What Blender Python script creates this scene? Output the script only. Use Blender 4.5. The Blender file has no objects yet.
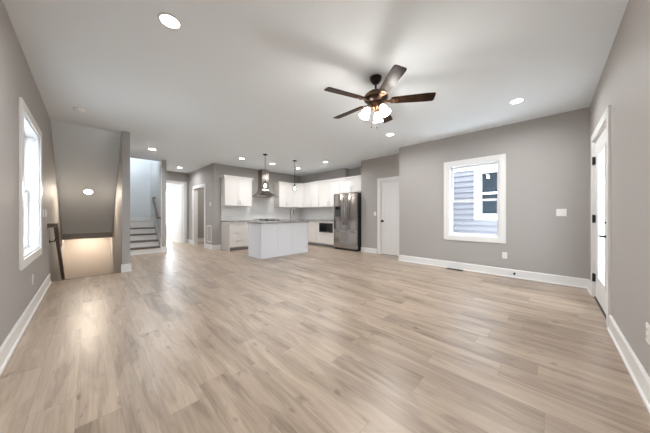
import bpy, bmesh, math, random
from mathutils import Matrix, Vector
random.seed(7)
S = bpy.context.scene
COL = S.collection
R = math.radians

# ------------------------------------------------------------------ camera
TH = math.atan((549.6 - 325) / 230.5)
CAMH = 1.118
cd = bpy.data.cameras.new('camera'); cam = bpy.data.objects.new('camera', cd); COL.objects.link(cam)
cd.sensor_width = 36; cd.lens = 230.5 / 650 * 36; cd.shift_y = -2.0 / 650; cd.clip_start = .02
cam.location = (0, 0, CAMH); cam.rotation_euler = (R(90), 0, TH - R(90))
S.camera = cam

# ------------------------------------------------------------------ exposure
S.view_settings.view_transform = 'Standard'
S.view_settings.look = 'None'
S.view_settings.gamma = 1
S.view_settings.use_curve_mapping = False
S.view_settings.exposure = 0.56

# ------------------------------------------------------------------ world
W = bpy.data.worlds.new('sky'); S.world = W; W.use_nodes = True
bg = W.node_tree.nodes['Background']
bg.inputs[0].default_value = (.87, .94, 1.0, 1); bg.inputs[1].default_value = 9
W.cycles.sampling_method = 'MANUAL'; W.cycles.sample_map_resolution = 64

def lamp(kind, name, loc, power, color=(1, .96, .9), size=.12, aim=None, spread=None, **kw):
    d = bpy.data.lights.new(name, kind); d.energy = power; d.color = color
    if kind == 'AREA':
        d.shape = kw.get('shape', 'DISK'); d.size = size
        if 'sy' in kw: d.size_y = kw['sy']
        if spread: d.spread = R(spread)
        if kw.get('portal'): d.cycles.is_portal = True
    if kind in ('POINT', 'SPOT'): d.shadow_soft_size = size
    o = bpy.data.objects.new(name, d); COL.objects.link(o); o.location = loc
    if aim is not None:
        o.rotation_euler = Vector(aim).to_track_quat('-Z', 'Y').to_euler()
    return o

# daylight portals in the openings (they only guide the sky's own light)
lamp('AREA', 'portal', (-.62, 4.22, 1.4), 1, size=1.2, sy=1.5, shape='RECTANGLE', aim=(1, 0, 0), portal=True)
lamp('AREA', 'portal', (5.46, 1.09, 1.4), 1, size=.9, sy=1.5, shape='RECTANGLE', aim=(-1, 0, 0), portal=True)
lamp('AREA', 'portal', (4.22, -.62, 1.1), 1, size=.7, sy=1.7, shape='RECTANGLE', aim=(0, 1, 0), portal=True)
lamp('AREA', 'portal', (.9, 10.15, 4.2), 1, size=1.2, sy=1.3, shape='RECTANGLE', aim=(0, -1, 0), portal=True)
lamp('AREA', 'portal', (.42, 12.0, 1.5), 1, size=1.6, sy=1.6, shape='RECTANGLE', aim=(1, 0, 0), portal=True)

LAMPW = 15        # each recessed lamp
FANW = 9.5

# ------------------------------------------------------------------ materials
def nodes(name):
    m = bpy.data.materials.new(name); m.use_nodes = True
    nt = m.node_tree; b = nt.nodes['Principled BSDF']
    return m, nt, b

def mat(name, col, rough=.5, metal=0, bump=0, bscale=60, var=0, vscale=4, spec=.5, coat=0):
    m, nt, b = nodes(name)
    b.inputs['Base Color'].default_value = (*col, 1)
    b.inputs['Roughness'].default_value = rough; b.inputs['Metallic'].default_value = metal
    b.inputs['Specular IOR Level'].default_value = spec
    b.inputs['Coat Weight'].default_value = coat
    tc = nt.nodes.new('ShaderNodeTexCoord')
    if var:
        n = nt.nodes.new('ShaderNodeTexNoise'); n.inputs['Scale'].default_value = vscale; n.inputs['Detail'].default_value = 4
        nt.links.new(tc.outputs['Object'], n.inputs['Vector'])
        mx = nt.nodes.new('ShaderNodeMix'); mx.data_type = 'RGBA'
        mx.inputs[6].default_value = (*[c * (1 - var) for c in col], 1)
        mx.inputs[7].default_value = (*[min(1, c * (1 + var)) for c in col], 1)
        nt.links.new(n.outputs['Fac'], mx.inputs[0]); nt.links.new(mx.outputs[2], b.inputs['Base Color'])
    if bump:
        n = nt.nodes.new('ShaderNodeTexNoise'); n.inputs['Scale'].default_value = bscale; n.inputs['Detail'].default_value = 3
        nt.links.new(tc.outputs['Object'], n.inputs['Vector'])
        bp = nt.nodes.new('ShaderNodeBump'); bp.inputs['Strength'].default_value = bump; bp.inputs['Distance'].default_value = .004
        nt.links.new(n.outputs['Fac'], bp.inputs['Height']); nt.links.new(bp.outputs[0], b.inputs['Normal'])
    return m

def emit(name, col, strength):
    m, nt, b = nodes(name)
    b.inputs['Base Color'].default_value = (*col, 1)
    b.inputs['Emission Color'].default_value = (*col, 1); b.inputs['Emission Strength'].default_value = strength
    return m

def glass(name, tint=(1, 1, 1), refl=1.0):
    m = bpy.data.materials.new(name); m.use_nodes = True; nt = m.node_tree; nt.nodes.clear()
    out = nt.nodes.new('ShaderNodeOutputMaterial'); mx = nt.nodes.new('ShaderNodeMixShader')
    tr = nt.nodes.new('ShaderNodeBsdfTransparent'); tr.inputs[0].default_value = (*tint, 1)
    gl = nt.nodes.new('ShaderNodeBsdfGlossy'); gl.inputs['Roughness'].default_value = .01
    fr = nt.nodes.new('ShaderNodeFresnel'); fr.inputs[0].default_value = 1.5
    mm = nt.nodes.new('ShaderNodeMath'); mm.operation = 'MULTIPLY'; mm.inputs[1].default_value = refl
    nt.links.new(fr.outputs[0], mm.inputs[0]); nt.links.new(mm.outputs[0], mx.inputs[0])
    nt.links.new(tr.outputs[0], mx.inputs[1]); nt.links.new(gl.outputs[0], mx.inputs[2]); nt.links.new(mx.outputs[0], out.inputs[0])
    return m

def brushed(name, col, rough=.28, vert=True, streak=.35):
    m, nt, b = nodes(name)
    b.inputs['Metallic'].default_value = 1
    tc = nt.nodes.new('ShaderNodeTexCoord'); mp = nt.nodes.new('ShaderNodeMapping')
    mp.inputs['Scale'].default_value = (90, 90, 1.2) if vert else (2, 2, 160)
    n = nt.nodes.new('ShaderNodeTexNoise'); n.inputs['Scale'].default_value = 1; n.inputs['Detail'].default_value = 4
    nt.links.new(tc.outputs['Object'], mp.inputs[0]); nt.links.new(mp.outputs[0], n.inputs['Vector'])
    cr = nt.nodes.new('ShaderNodeMapRange'); cr.inputs[3].default_value = rough * .8; cr.inputs[4].default_value = rough * 1.25
    nt.links.new(n.outputs['Fac'], cr.inputs[0]); nt.links.new(cr.outputs[0], b.inputs['Roughness'])
    mx = nt.nodes.new('ShaderNodeMix'); mx.data_type = 'RGBA'
    mx.inputs[6].default_value = (*[c * (1 - streak * .4) for c in col], 1); mx.inputs[7].default_value = (*col, 1)
    nt.links.new(n.outputs['Fac'], mx.inputs[0]); nt.links.new(mx.outputs[2], b.inputs['Base Color'])
    return m

def plank_floor():
    m, nt, b = nodes('oak_plank'); N = nt.nodes.new; L = nt.links.new
    geo = N('ShaderNodeNewGeometry'); sp = N('ShaderNodeSeparateXYZ'); L(geo.outputs['Position'], sp.inputs[0])
    def M(op, a, c=None, d=None):
        n = N('ShaderNodeMath'); n.operation = op
        for i, v in enumerate((a, c, d)):
            if v is None: continue
            if isinstance(v, (int, float)): n.inputs[i].default_value = v
            else: L(v, n.inputs[i])
        return n.outputs[0]
    PW, PL = .185, 1.22
    xr = M('DIVIDE', M('ADD', sp.outputs[0], 20.03), PW); row = M('FLOOR', xr); fx = M('SUBTRACT', xr, row)
    wn = N('ShaderNodeTexWhiteNoise'); wn.noise_dimensions = '1D'; L(row, wn.inputs['W'])
    yr = M('ADD', M('DIVIDE', M('ADD', sp.outputs[1], 30.0), PL), wn.outputs['Value']); colm = M('FLOOR', yr); fy = M('SUBTRACT', yr, colm)
    cv = N('ShaderNodeCombineXYZ'); L(row, cv.inputs[0]); L(colm, cv.inputs[1])
    w2 = N('ShaderNodeTexWhiteNoise'); w2.noise_dimensions = '2D'; L(cv.outputs[0], w2.inputs['Vector'])
    seed = M('MULTIPLY', w2.outputs['Value'], 37.0)
    def grain(sx, sy, detail, rough=.55, dist=0.0):
        c = N('ShaderNodeCombineXYZ')
        L(M('MULTIPLY', sp.outputs[0], sx), c.inputs[0]); L(M('MULTIPLY', sp.outputs[1], sy), c.inputs[1]); L(seed, c.inputs[2])
        n = N('ShaderNodeTexNoise'); n.inputs['Scale'].default_value = 1; n.inputs['Detail'].default_value = detail
        n.inputs['Roughness'].default_value = rough; n.inputs['Distortion'].default_value = dist
        L(c.outputs[0], n.inputs['Vector']); return n.outputs['Fac']
    g1 = grain(9, 1.3, 3, .5, .6); g2 = grain(70, 3.2, 4, .6, .4)
    kn = grain(20, 8, 1, .3)
    # cathedral bands
    wv = M('SINE', M('MULTIPLY', g1, 46))
    # knots
    kr = N('ShaderNodeMapRange'); kr.inputs[1].default_value = .70; kr.inputs[2].default_value = .82; L(kn, kr.inputs[0])
    ramp = N('ShaderNodeValToRGB'); cr = ramp.color_ramp
    cr.elements[0].position = 0; cr.elements[0].color = (.145, .104, .073, 1)
    cr.elements[1].position = 1; cr.elements[1].color = (.56, .455, .36, 1)
    e = cr.elements.new(.45); e.color = (.36, .275, .205, 1)
    t = M('ADD', M('MULTIPLY', g1, 1.15), M('MULTIPLY', g2, .60))
    t = M('ADD', t, M('MULTIPLY', wv, .045))
    t = M('ADD', t, M('MULTIPLY', w2.outputs['Value'], .22))
    t = M('SUBTRACT', t, .53)
    L(t, ramp.inputs[0])
    mk = N('ShaderNodeMix'); mk.data_type = 'RGBA'; L(M('MULTIPLY', kr.outputs[0], .7), mk.inputs[0])
    L(ramp.outputs[0], mk.inputs[6]); mk.inputs[7].default_value = (.13, .09, .065, 1)
    # seams
    ex = M('MINIMUM', fx, M('SUBTRACT', 1.0, fx)); ey = M('MINIMUM', fy, M('SUBTRACT', 1.0, fy))
    sx = M('LESS_THAN', ex, .008); sy = M('LESS_THAN', ey, .0014)
    seam = M('MAXIMUM', sx, sy)
    ms = N('ShaderNodeMix'); ms.data_type = 'RGBA'; L(M('MULTIPLY', seam, .35), ms.inputs[0])
    L(mk.outputs[2], ms.inputs[6]); ms.inputs[7].default_value = (.12, .09, .07, 1)
    L(ms.outputs[2], b.inputs['Base Color'])
    rr = N('ShaderNodeMapRange'); rr.inputs[3].default_value = .28; rr.inputs[4].default_value = .42; L(g2, rr.inputs[0]); L(rr.outputs[0], b.inputs['Roughness'])
    bp = N('ShaderNodeBump'); bp.inputs['Strength'].default_value = .12; bp.inputs['Distance'].default_value = .002
    L(M('SUBTRACT', g2, seam), bp.inputs['Height']); L(bp.outputs[0], b.inputs['Normal'])
    b.inputs['Specular IOR Level'].default_value = .85
    return m

def tile():
    m, nt, b = nodes('subway_tile'); N = nt.nodes.new; L = nt.links.new
    geo = N('ShaderNodeNewGeometry'); sp = N('ShaderNodeSeparateXYZ'); L(geo.outputs['Position'], sp.inputs[0])
    ad = N('ShaderNodeMath'); L(sp.outputs[0], ad.inputs[0]); L(sp.outputs[1], ad.inputs[1])
    c = N('ShaderNodeCombineXYZ'); L(ad.outputs[0], c.inputs[0]); L(sp.outputs[2], c.inputs[1])
    br = N('ShaderNodeTexBrick'); L(c.outputs[0], br.inputs['Vector'])
    br.inputs['Scale'].default_value = 1; br.inputs['Brick Width'].default_value = .152; br.inputs['Row Height'].default_value = .076
    br.inputs['Mortar Size'].default_value = .002
    br.inputs['Color1'].default_value = (.80, .79, .775, 1); br.inputs['Color2'].default_value = (.76, .75, .735, 1); br.inputs['Mortar'].default_value = (.60, .59, .57, 1)
    L(br.outputs['Color'], b.inputs['Base Color']); b.inputs['Roughness'].default_value = .15
    bp = N('ShaderNodeBump'); bp.inputs['Strength'].default_value = .3; bp.inputs['Distance'].default_value = .002; bp.invert = True
    L(br.outputs['Fac'], bp.inputs['Height']); L(bp.outputs[0], b.inputs['Normal'])
    return m

def granite():
    m, nt, b = nodes('granite'); N = nt.nodes.new; L = nt.links.new
    tc = N('ShaderNodeTexCoord'); v = N('ShaderNodeTexVoronoi'); v.inputs['Scale'].default_value = 90
    n = N('ShaderNodeTexNoise'); n.inputs['Scale'].default_value = 25; n.inputs['Detail'].default_value = 6
    L(tc.outputs['Object'], v.inputs['Vector']); L(tc.outputs['Object'], n.inputs['Vector'])
    sv = N('ShaderNodeSeparateColor'); L(v.outputs['Color'], sv.inputs[0])
    a = N('ShaderNodeMath'); a.operation = 'MULTIPLY'; L(sv.outputs[0], a.inputs[0]); L(n.outputs['Fac'], a.inputs[1])
    r = N('ShaderNodeValToRGB'); r.color_ramp.elements[0].color = (.10, .095, .09, 1); r.color_ramp.elements[1].color = (.62, .60, .58, 1)
    r.color_ramp.elements[1].position = .55; L(a.outputs[0], r.inputs[0]); L(r.outputs[0], b.inputs['Base Color'])
    b.inputs['Roughness'].default_value = .16
    return m

def dark_wood(name, c0, c1, axis=0, rough=.35, spec=.5):
    m, nt, b = nodes(name); N = nt.nodes.new; L = nt.links.new
    tc = N('ShaderNodeTexCoord'); mp = N('ShaderNodeMapping'); sc = [40, 40, 40]; sc[axis] = 3; mp.inputs['Scale'].default_value = sc
    n = N('ShaderNodeTexNoise'); n.inputs['Scale'].default_value = 1; n.inputs['Detail'].default_value = 4
    L(tc.outputs['Object'], mp.inputs[0]); L(mp.outputs[0], n.inputs['Vector'])
    r = N('ShaderNodeValToRGB'); r.color_ramp.elements[0].color = (*c0, 1); r.color_ramp.elements[1].color = (*c1, 1)
    r.color_ramp.elements[0].position = .3; r.color_ramp.elements[1].position = .7
    L(n.outputs['Fac'], r.inputs[0]); L(r.outputs[0], b.inputs['Base Color']); b.inputs['Roughness'].default_value = rough; b.inputs['Specular IOR Level'].default_value = spec
    return m

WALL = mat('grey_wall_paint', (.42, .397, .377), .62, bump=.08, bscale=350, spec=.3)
CEIL = mat('ceiling_paint', (.86, .91, .95), .8, bump=.05, bscale=300, spec=.2)
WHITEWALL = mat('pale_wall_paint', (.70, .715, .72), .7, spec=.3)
BEIGE = mat('lower_wall_paint', (.60, .53, .46), .7, spec=.3)
TRIM = mat('white_trim_paint', (.80, .79, .775), .35)
CAB = mat('white_cabinet_paint', (.74, .71, .68), .32)
ISL = mat('cool_white_island_paint', (.86, .88, .92), .35)
DOORW = mat('white_door_paint', (.80, .79, .78), .38)
VINYL = mat('white_vinyl', (.82, .83, .84), .3)
PLATE = mat('white_plastic', (.82, .81, .79), .3)
SLOT = mat('dark_slot', (.05, .05, .05), .5)
BLACK = mat('black_metal', (.007, .007, .007), .5, spec=.3)
BRONZE = mat('oil_rubbed_bronze', (.030, .020, .015), .3, metal=.75, var=.3, vscale=12)
COPPER = mat('antique_bronze', (.16, .085, .05), .3, metal=.9, var=.3, vscale=20)
STEEL = brushed('stainless_steel', (.47, .445, .43), .17)
STEELH = brushed('hood_stainless_steel', (.42, .37, .335), .22)
NICKEL = mat('brushed_nickel', (.60, .58, .56), .3, metal=1)
FAUC = mat('faucet_nickel', (.36, .34, .32), .28, metal=1)
DARKP = mat('black_plastic', (.018, .018, .02), .3)
DGLASS = mat('black_glass', (.01, .01, .012), .06)
FRSIDE = mat('dark_fridge_side', (.02, .02, .022), .45)
KICK = mat('grey_toe_kick', (.33, .33, .34), .5)
FLOOR = plank_floor()
TILE = tile()
GRAN = granite()
BLADE = dark_wood('walnut_blade', (.012, .007, .005), (.038, .020, .012), 0, .3, .06)
RAILW = dark_wood('brown_rail_wood', (.11, .085, .068), (.19, .15, .12), 1, .4)
TREAD = dark_wood('brown_tread_wood', (.11, .088, .070), (.20, .162, .132), 0, .45, .3)
FROST = emit('frosted_lit_glass', (1, .93, .84), 16)
LED = emit('led_diffuser', (1, .97, .92), 14)
BULB = emit('pendant_bulb', (1, .94, .84), 14)
CLEAR = glass('clear_glass')
WGLASS = glass('window_glass', (.97, .985, 1), .45)
PGLASS = glass('pendant_glass', (.98, .97, .95), 1.0)
GROUND = mat('pale_gravel_ground', (.55, .55, .53), .9, bump=.3, bscale=20, var=.2)
GRILL = mat('white_grille', (.72, .71, .69), .4)

def siding(name, col, step=.165):
    m, nt, b = nodes(name); N = nt.nodes.new; L = nt.links.new
    tc = N('ShaderNodeTexCoord'); n = N('ShaderNodeTexNoise'); n.inputs['Scale'].default_value = 3
    L(tc.outputs['Object'], n.inputs['Vector'])
    mx = N('ShaderNodeMix'); mx.data_type = 'RGBA'; mx.inputs[6].default_value = (*[c * .96 for c in col], 1); mx.inputs[7].default_value = (*col, 1)
    L(n.outputs['Fac'], mx.inputs[0]); L(mx.outputs[2], b.inputs['Base Color']); b.inputs['Roughness'].default_value = .55
    return m
SIDE = siding('grey_blue_siding', (.165, .166, .185)); SIDEW = siding('white_siding', (.80, .81, .82))
NGLASS = mat('dark_window_glass', (.018, .026, .034), .08)

# ------------------------------------------------------------------ mesh helpers
class MB:
    def __init__(s, M=None):
        s.bm = bmesh.new(); s.M = M or Matrix()
    def _add(s, verts, faces, smooth=False):
        vs = [s.bm.verts.new(s.M @ Vector(v)) for v in verts]; fs = []
        for f in faces:
            try:
                fc = s.bm.faces.new([vs[i] for i in f]); fc.smooth = smooth; fs.append(fc)
            except ValueError: pass
        return vs, fs
    def box(s, x0, x1, y0, y1, z0, z1, bev=0, seg=2):
        x0, x1 = sorted((x0, x1)); y0, y1 = sorted((y0, y1)); z0, z1 = sorted((z0, z1))
        v = [(x, y, z) for z in (z0, z1) for y in (y0, y1) for x in (x0, x1)]
        f = [(0, 2, 3, 1), (4, 5, 7, 6), (0, 1, 5, 4), (2, 6, 7, 3), (0, 4, 6, 2), (1, 3, 7, 5)]
        vs, fs = s._add(v, f)
        if bev:
            es = list({e for fc in fs for e in fc.edges})
            bmesh.ops.bevel(s.bm, geom=es, offset=bev, segments=seg, profile=.6, affect='EDGES')
        return s
    def prism(s, poly, axis, a, b):
        # poly: 2D list; axis 0/1/2 = extrusion axis
        def P(p, t):
            return {0: (t, p[0], p[1]), 1: (p[0], t, p[1]), 2: (p[0], p[1], t)}[axis]
        n = len(poly); v = [P(p, a) for p in poly] + [P(p, b) for p in poly]
        f = [tuple(range(n)), tuple(range(2 * n - 1, n - 1, -1))] + [(i, i + n, (i + 1) % n + n, (i + 1) % n) for i in range(n)]
        s._add(v, f); return s
    def tube(s, pts, r, seg=12, cap=True):
        pts = [Vector(p) for p in pts]; n = len(pts)
        rs = r if isinstance(r, (list, tuple)) else [r] * n
        rings = []; up = None
        for i, p in enumerate(pts):
            t = (pts[min(i + 1, n - 1)] - pts[max(i - 1, 0)]).normalized()
            if up is None:
                up = t.orthogonal().normalized()
            up = (up - t * up.dot(t)).normalized(); side = t.cross(up)
            rings.append([p + (up * math.cos(2 * math.pi * k / seg) + side * math.sin(2 * math.pi * k / seg)) * rs[i] for k in range(seg)])
        v = [q for rg in rings for q in rg]; f = []
        for i in range(n - 1):
            for k in range(seg):
                f.append((i * seg + k, i * seg + (k + 1) % seg, (i + 1) * seg + (k + 1) % seg, (i + 1) * seg + k))
        vs, fs = s._add(v, f, True)
        if cap:
            for rg in (range(seg), range((n - 1) * seg, n * seg)):
                try: s.bm.faces.new([vs[i] for i in rg])
                except ValueError: pass
        return s
    def lathe(s, prof, origin=(0, 0, 0), axis=(0, 0, 1), seg=32, close=False):
        A = Vector(axis).normalized(); q = Vector((0, 0, 1)).rotation_difference(A); o = Vector(origin)
        v = []; f = []; n = len(prof)
        for r_, z in prof:
            for k in range(seg):
                a = 2 * math.pi * k / seg
                v.append(o + q @ Vector((r_ * math.cos(a), r_ * math.sin(a), z)))
        m = n if close else n - 1
        for i in range(m):
            for k in range(seg):
                j = (i + 1) % n
                f.append((i * seg + k, i * seg + (k + 1) % seg, j * seg + (k + 1) % seg, j * seg + k))
        vs, fs = s._add(v, f, True)
        if not close:
            for i in (0, n - 1):
                if prof[i][0] > 1e-4:
                    try: s.bm.faces.new(vs[i * seg:(i + 1) * seg])
                    except ValueError: pass
        return s
    def sheet(s, top, bot):
        # closed slab from two equal-length outlines (lists of 3D points)
        n = len(top); s._add(list(top) + list(bot), [tuple(range(n)), tuple(range(2 * n - 1, n - 1, -1))] + [(i, i + n, (i + 1) % n + n, (i + 1) % n) for i in range(n)]); return s

def wloc(o):
    v = Vector()
    while o: v += Vector(o.location); o = o.parent
    return v

def build(name, mb, m, parent=None, loc=None):
    bm = mb.bm
    bmesh.ops.remove_doubles(bm, verts=bm.verts, dist=1e-5)
    bmesh.ops.recalc_face_normals(bm, faces=bm.faces)
    base = wloc(parent) if parent else (Vector(loc) if loc else Vector())
    own = Vector()
    if not parent and not loc:
        xs = [v.co for v in bm.verts]
        own = Vector([(min(c[i] for c in xs) + max(c[i] for c in xs)) / 2 for i in range(2)] + [min(c[2] for c in xs)])
    elif loc and not parent: own = Vector(loc)
    else: own = base
    for v in bm.verts: v.co -= own
    me = bpy.data.meshes.new(name); bm.to_mesh(me); bm.free()
    me.materials.append(m)
    o = bpy.data.objects.new(name, me); COL.objects.link(o)
    if parent: o.parent = parent
    else: o.location = own
    for p in me.polygons:
        if p.use_smooth: break
    return o

def tag(o, label, cat, group=None):
    o['label'] = label; o['category'] = cat
    if group: o['group'] = group
    return o
def thing(name, loc, label, cat, group=None):
    o = bpy.data.objects.new(name, None); COL.objects.link(o); o.location = loc; o.empty_display_size = .1
    return tag(o, label, cat, group)
def struct(name, mb, m, parent=None):
    o = build(name, mb, m, parent)
    if not parent: o['kind'] = 'structure'
    return o
def sroot(name, loc):
    o = bpy.data.objects.new(name, None); COL.objects.link(o); o.location = loc; o['kind'] = 'structure'; return o
def copy_tree(o, parent=None):
    c = o.copy(); COL.objects.link(c); c.parent = parent
    for ch in list(o.children): copy_tree(ch, c)
    return c

H = 2.74
XL, YR, XW, XC = -.455, -.43, 5.28, 5.76
YK, XK, XA = 7.58, 6.30, 6.50
YF = 10.2
YH = 5.93     # edge of the descending stairwell
def wall_with_hole(mb, axis, p0, p1, a0, a1, z0, z1, ha0, ha1, hz0, hz1):
    def b(u0, u1, w0, w1):
        if u1 - u0 < 1e-4 or w1 - w0 < 1e-4: return
        if axis == 'x': mb.box(p0, p1, u0, u1, w0, w1)
        else: mb.box(u0, u1, p0, p1, w0, w1)
    b(a0, ha0, z0, z1); b(ha1, a1, z0, z1); b(ha0, ha1, z0, hz0); b(ha0, ha1, hz1, z1)
    return mb

# ------------------------------------------------------------------ shell
mb = MB(); t = -.25
mb.box(XL - .2, XW + .2, YR - .2, YH, t, 0); mb.box(XW + .2, 7.0, 2.4, YH, t, 0)
mb.box(.575, 7.0, YH, YF + 3.2, t, 0)
struct('floor', mb, FLOOR)
mb = MB()
mb.box(XL - .2, XW + .2, YR - .2, 6.11, H, H + .3); mb.box(XW + .2, 7.0, 2.4, 6.11, H, H + .3)
mb.box(.515, 7.0, 6.11, 8.55, H, H + .3)
mb.box(1.51, 7.0, 8.55, YF + 3.2, H, H + .3)
mb.box(XL - .2, 1.51, YF + .1, YF + 3.2, H, H + .3)
struct('ceiling', mb, CEIL)
mb = MB(); mb.box(XL - .2, 2.2, 5.5, 10.3, 5.3, 5.5); struct('ceiling_upper', mb, CEIL)

WL = (3.64, 4.80, .68, 2.13)    # left window opening (y0,y1,z0,z1)
WR = (.655, 1.52, .68, 2.13)    # right window opening
DG = (3.66, 4.78, 0, 2.10)      # glazed door opening (x0,x1)
mb = MB(); wall_with_hole(mb, 'x', XL - .15, XL, YR - .15, 10.1, 0, H, *WL)
mb.box(XL - .15, XL, YH, 10.1, -2.6, 0)
struct('wall_left', mb, WALL)
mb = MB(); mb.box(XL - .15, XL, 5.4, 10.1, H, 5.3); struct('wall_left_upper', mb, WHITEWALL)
mb = MB(); wall_with_hole(mb, 'y', YR - .15, YR, XL - .15, XW + .15, 0, H, *DG); struct('wall_right', mb, WALL)
mb = MB(); wall_with_hole(mb, 'x', XW, XW + .15, YR, 2.62, 0, H, *WR)
mb.box(XW + .15, XC + .12, 2.5, 2.62, 0, H); struct('wall_window', mb, WALL)
DC = (2.655, 3.425, 0, 2.05)
mb = MB(); wall_with_hole(mb, 'x', XC, XC + .12, 2.62, 4.08, 0, H, *DC)
mb.box(XC + .12, XA + .1, 3.98, 4.08, 0, H); struct('wall_closet', mb, WALL)
mb = MB(); mb.box(6.55, 6.65, 2.4, 4.08, 0, H); mb.box(XC + .12, 6.55, 2.4, 2.5, 0, H); struct('wall_closet_back', mb, WALL)
mb = MB(); mb.box(XA, XA + .12, 4.08, 5.1, 0, H); mb.box(XK, XA + .12, 5.1, YK + .12, 0, H); struct('wall_kitchen_side', mb, WALL)
mb = MB(); mb.box(2.87, XK, YK, YK + .12, 0, H); struct('wall_kitchen_back', mb, WALL)
HO = (8.37, 9.50, 0, 2.07)
mb = MB(); wall_with_hole(mb, 'x', 2.75, 2.87, YK, YF, 0, H, *HO); struct('wall_hall', mb, WALL)
FD = (1.72, 2.60, 0, 2.30)
mb = MB(); wall_with_hole(mb, 'y', YF, YF + .12, 1.51, 4.72, 0, H, *FD); mb.box(4.6, 4.72, YK + .12, YF, 0, H); struct('wall_hall_end', mb, WALL)
# pale stair hall walls
UW = (.35, 1.4, 3.5, 4.9)
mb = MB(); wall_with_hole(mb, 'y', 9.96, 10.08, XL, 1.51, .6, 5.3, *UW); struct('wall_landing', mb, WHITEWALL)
mb = MB(); mb.box(1.515, 1.63, 8.225, YF, 0, H); struct('wall_stair', mb, WALL)
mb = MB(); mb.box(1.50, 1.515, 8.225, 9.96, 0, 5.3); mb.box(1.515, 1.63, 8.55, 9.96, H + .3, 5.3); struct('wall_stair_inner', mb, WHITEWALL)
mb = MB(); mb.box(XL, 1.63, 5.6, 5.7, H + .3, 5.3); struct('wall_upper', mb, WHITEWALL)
mb = MB(); mb.box(.455, .575, YH, 9.2, -2.6, H); mb.box(.455, .575, 9.2, 9.45, -2.6, .62); struct('wall_divider', mb, WALL)
mb = MB(); mb.box(XL, .455, 9.35, 9.45, -2.6, .63); struct('wall_lower', mb, BEIGE)
mb = MB(); mb.box(XL, .455, 8.5, 9.35, -2.1, -1.98); struct('floor_lower', mb, FLOOR)
# sloped soffit with the header at its foot
mb = MB()
zs = lambda y: 2.74 - (y - 6.11) * (2.74 - .63) / (8.64 - 6.11)
mb.prism([(6.11, 2.74), (6.11, 3.04), (6.42, 3.04), (8.64, 1.0), (8.64, .63)], 0, XL, .455)
struct('ceiling_sloped', mb, CEIL)
mb = MB(); mb.box(XL, .455, 8.64, 8.74, .49, .89); struct('trim_1', mb, WALL)
mb = MB(); mb.box(XL, .455, 8.74, 9.96, .63, .865); mb.box(.455, 1.50, 9.225, 9.96, .63, .885); struct('floor_landing', mb, TREAD)
# far room beyond the hall
mb = MB(); wall_with_hole(mb, 'x', .4, .5, YF + .12, 13.3, 0, H, 11.2, 12.8, .7, 2.3); wall_with_hole(mb, 'y', 13.3, 13.4, .4, 3.6, 0, H, 2.3, 3.3, .6, 2.3); mb.box(3.5, 3.6, YF + .12, 13.3, 0, H)
mb.box(.4, 1.51, YF, YF + .12, 0, H)
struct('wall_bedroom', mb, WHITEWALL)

# ------------------------------------------------------------------ baseboards
def base_seg(mb, x0, y0, x1, y1, nx, ny, h=.14, th=.016):
    # straight run from a to b; (nx,ny) points into the room
    ax = 'x' if abs(y1 - y0) > abs(x1 - x0) else 'y'
    if ax == 'x':
        a, b = sorted((y0, y1))
        mb.prism([(x0, 0), (x0 + nx * (th + .012), 0), (x0 + nx * (th + .010), .012), (x0 + nx * th, .018), (x0 + nx * th, h - .012), (x0 + nx * th * .5, h), (x0, h)], 1, a, b)
    else:
        a, b = sorted((x0, x1))
        mb.prism([(y0, 0), (y0 + ny * (th + .012), 0), (y0 + ny * (th + .010), .012), (y0 + ny * th, .018), (y0 + ny * th, h - .012), (y0 + ny * th * .5, h), (y0, h)], 0, a, b)
e = .0
mb = MB(); base_seg(mb, XL, YR, XL, YH, 1, 0); struct('baseboard_left', mb, TRIM)
mb = MB(); base_seg(mb, XL + .02, YR, 3.555, YR, 0, 1); base_seg(mb, 4.875, YR, XW, YR, 0, 1); struct('baseboard_right', mb, TRIM)
mb = MB(); base_seg(mb, XW, YR + .016, XW, 2.62, -1, 0); base_seg(mb, XW - .016, 2.62, XC, 2.62, 0, 1); struct('baseboard_window_wall', mb, TRIM)
mb = MB(); base_seg(mb, XC, 3.53, XC, 4.08, -1, 0); struct('baseboard_closet_wall', mb, TRIM)
mb = MB(); base_seg(mb, 2.75 - .016, YK, 2.97, YK, 0, -1, .15); base_seg(mb, 2.75, YK - .016, 2.75, 8.25, -1, 0, .15); base_seg(mb, 2.75, 9.62, 2.75, YF, -1, 0, .15); struct('baseboard_hall', mb, TRIM)
mb = MB(); base_seg(mb, 2.87, YF, 4.6, YF, 0, -1, .15); base_seg(mb, 1.63, YF, 1.66, YF, 0, -1, .15); base_seg(mb, 2.70, YF, 2.75, YF, 0, -1, .15); base_seg(mb, 4.6, YK + .12, 4.6, YF, -1, 0, .15); struct('baseboard_hall_end', mb, TRIM)
mb = MB(); base_seg(mb, 1.505, 8.225, 1.63 + .016, 8.225, 0, -1, .16); base_seg(mb, 1.63, 8.225, 1.63, YF, 1, 0, .16); struct('baseboard_stair_wall', mb, TRIM)
mb = MB(); base_seg(mb, .455 - .016, YH, .575 + .016, YH, 0, -1, .15); base_seg(mb, .575, YH, .575, 8.2, 1, 0, .15); struct('baseboard_divider', mb, TRIM)
mb = MB(); base_seg(mb, .5, 13.3, 3.5, 13.3, 0, -1, .15); base_seg(mb, .5, YF + .12, .5, 13.3, 1, 0, .15); base_seg(mb, 3.5, YF + .12, 3.5, 13.3, -1, 0, .15); struct('baseboard_bedroom', mb, TRIM)
# stairwell edge nosing and backsplash
mb = MB(); mb.box(XL + .03, .44, YH, YH + .03, -.045, .004, .004); struct('trim_2', mb, TREAD)
mb = MB(); mb.box(2.985, XK - .008, YK - .008, YK, .925, 1.40); mb.box(3.885, 4.985, YK - .008, YK, 1.40, 1.76); mb.box(XK - .008, XK, 5.1, YK - .008, .925, 1.40); struct('trim_3', mb, TILE)

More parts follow.
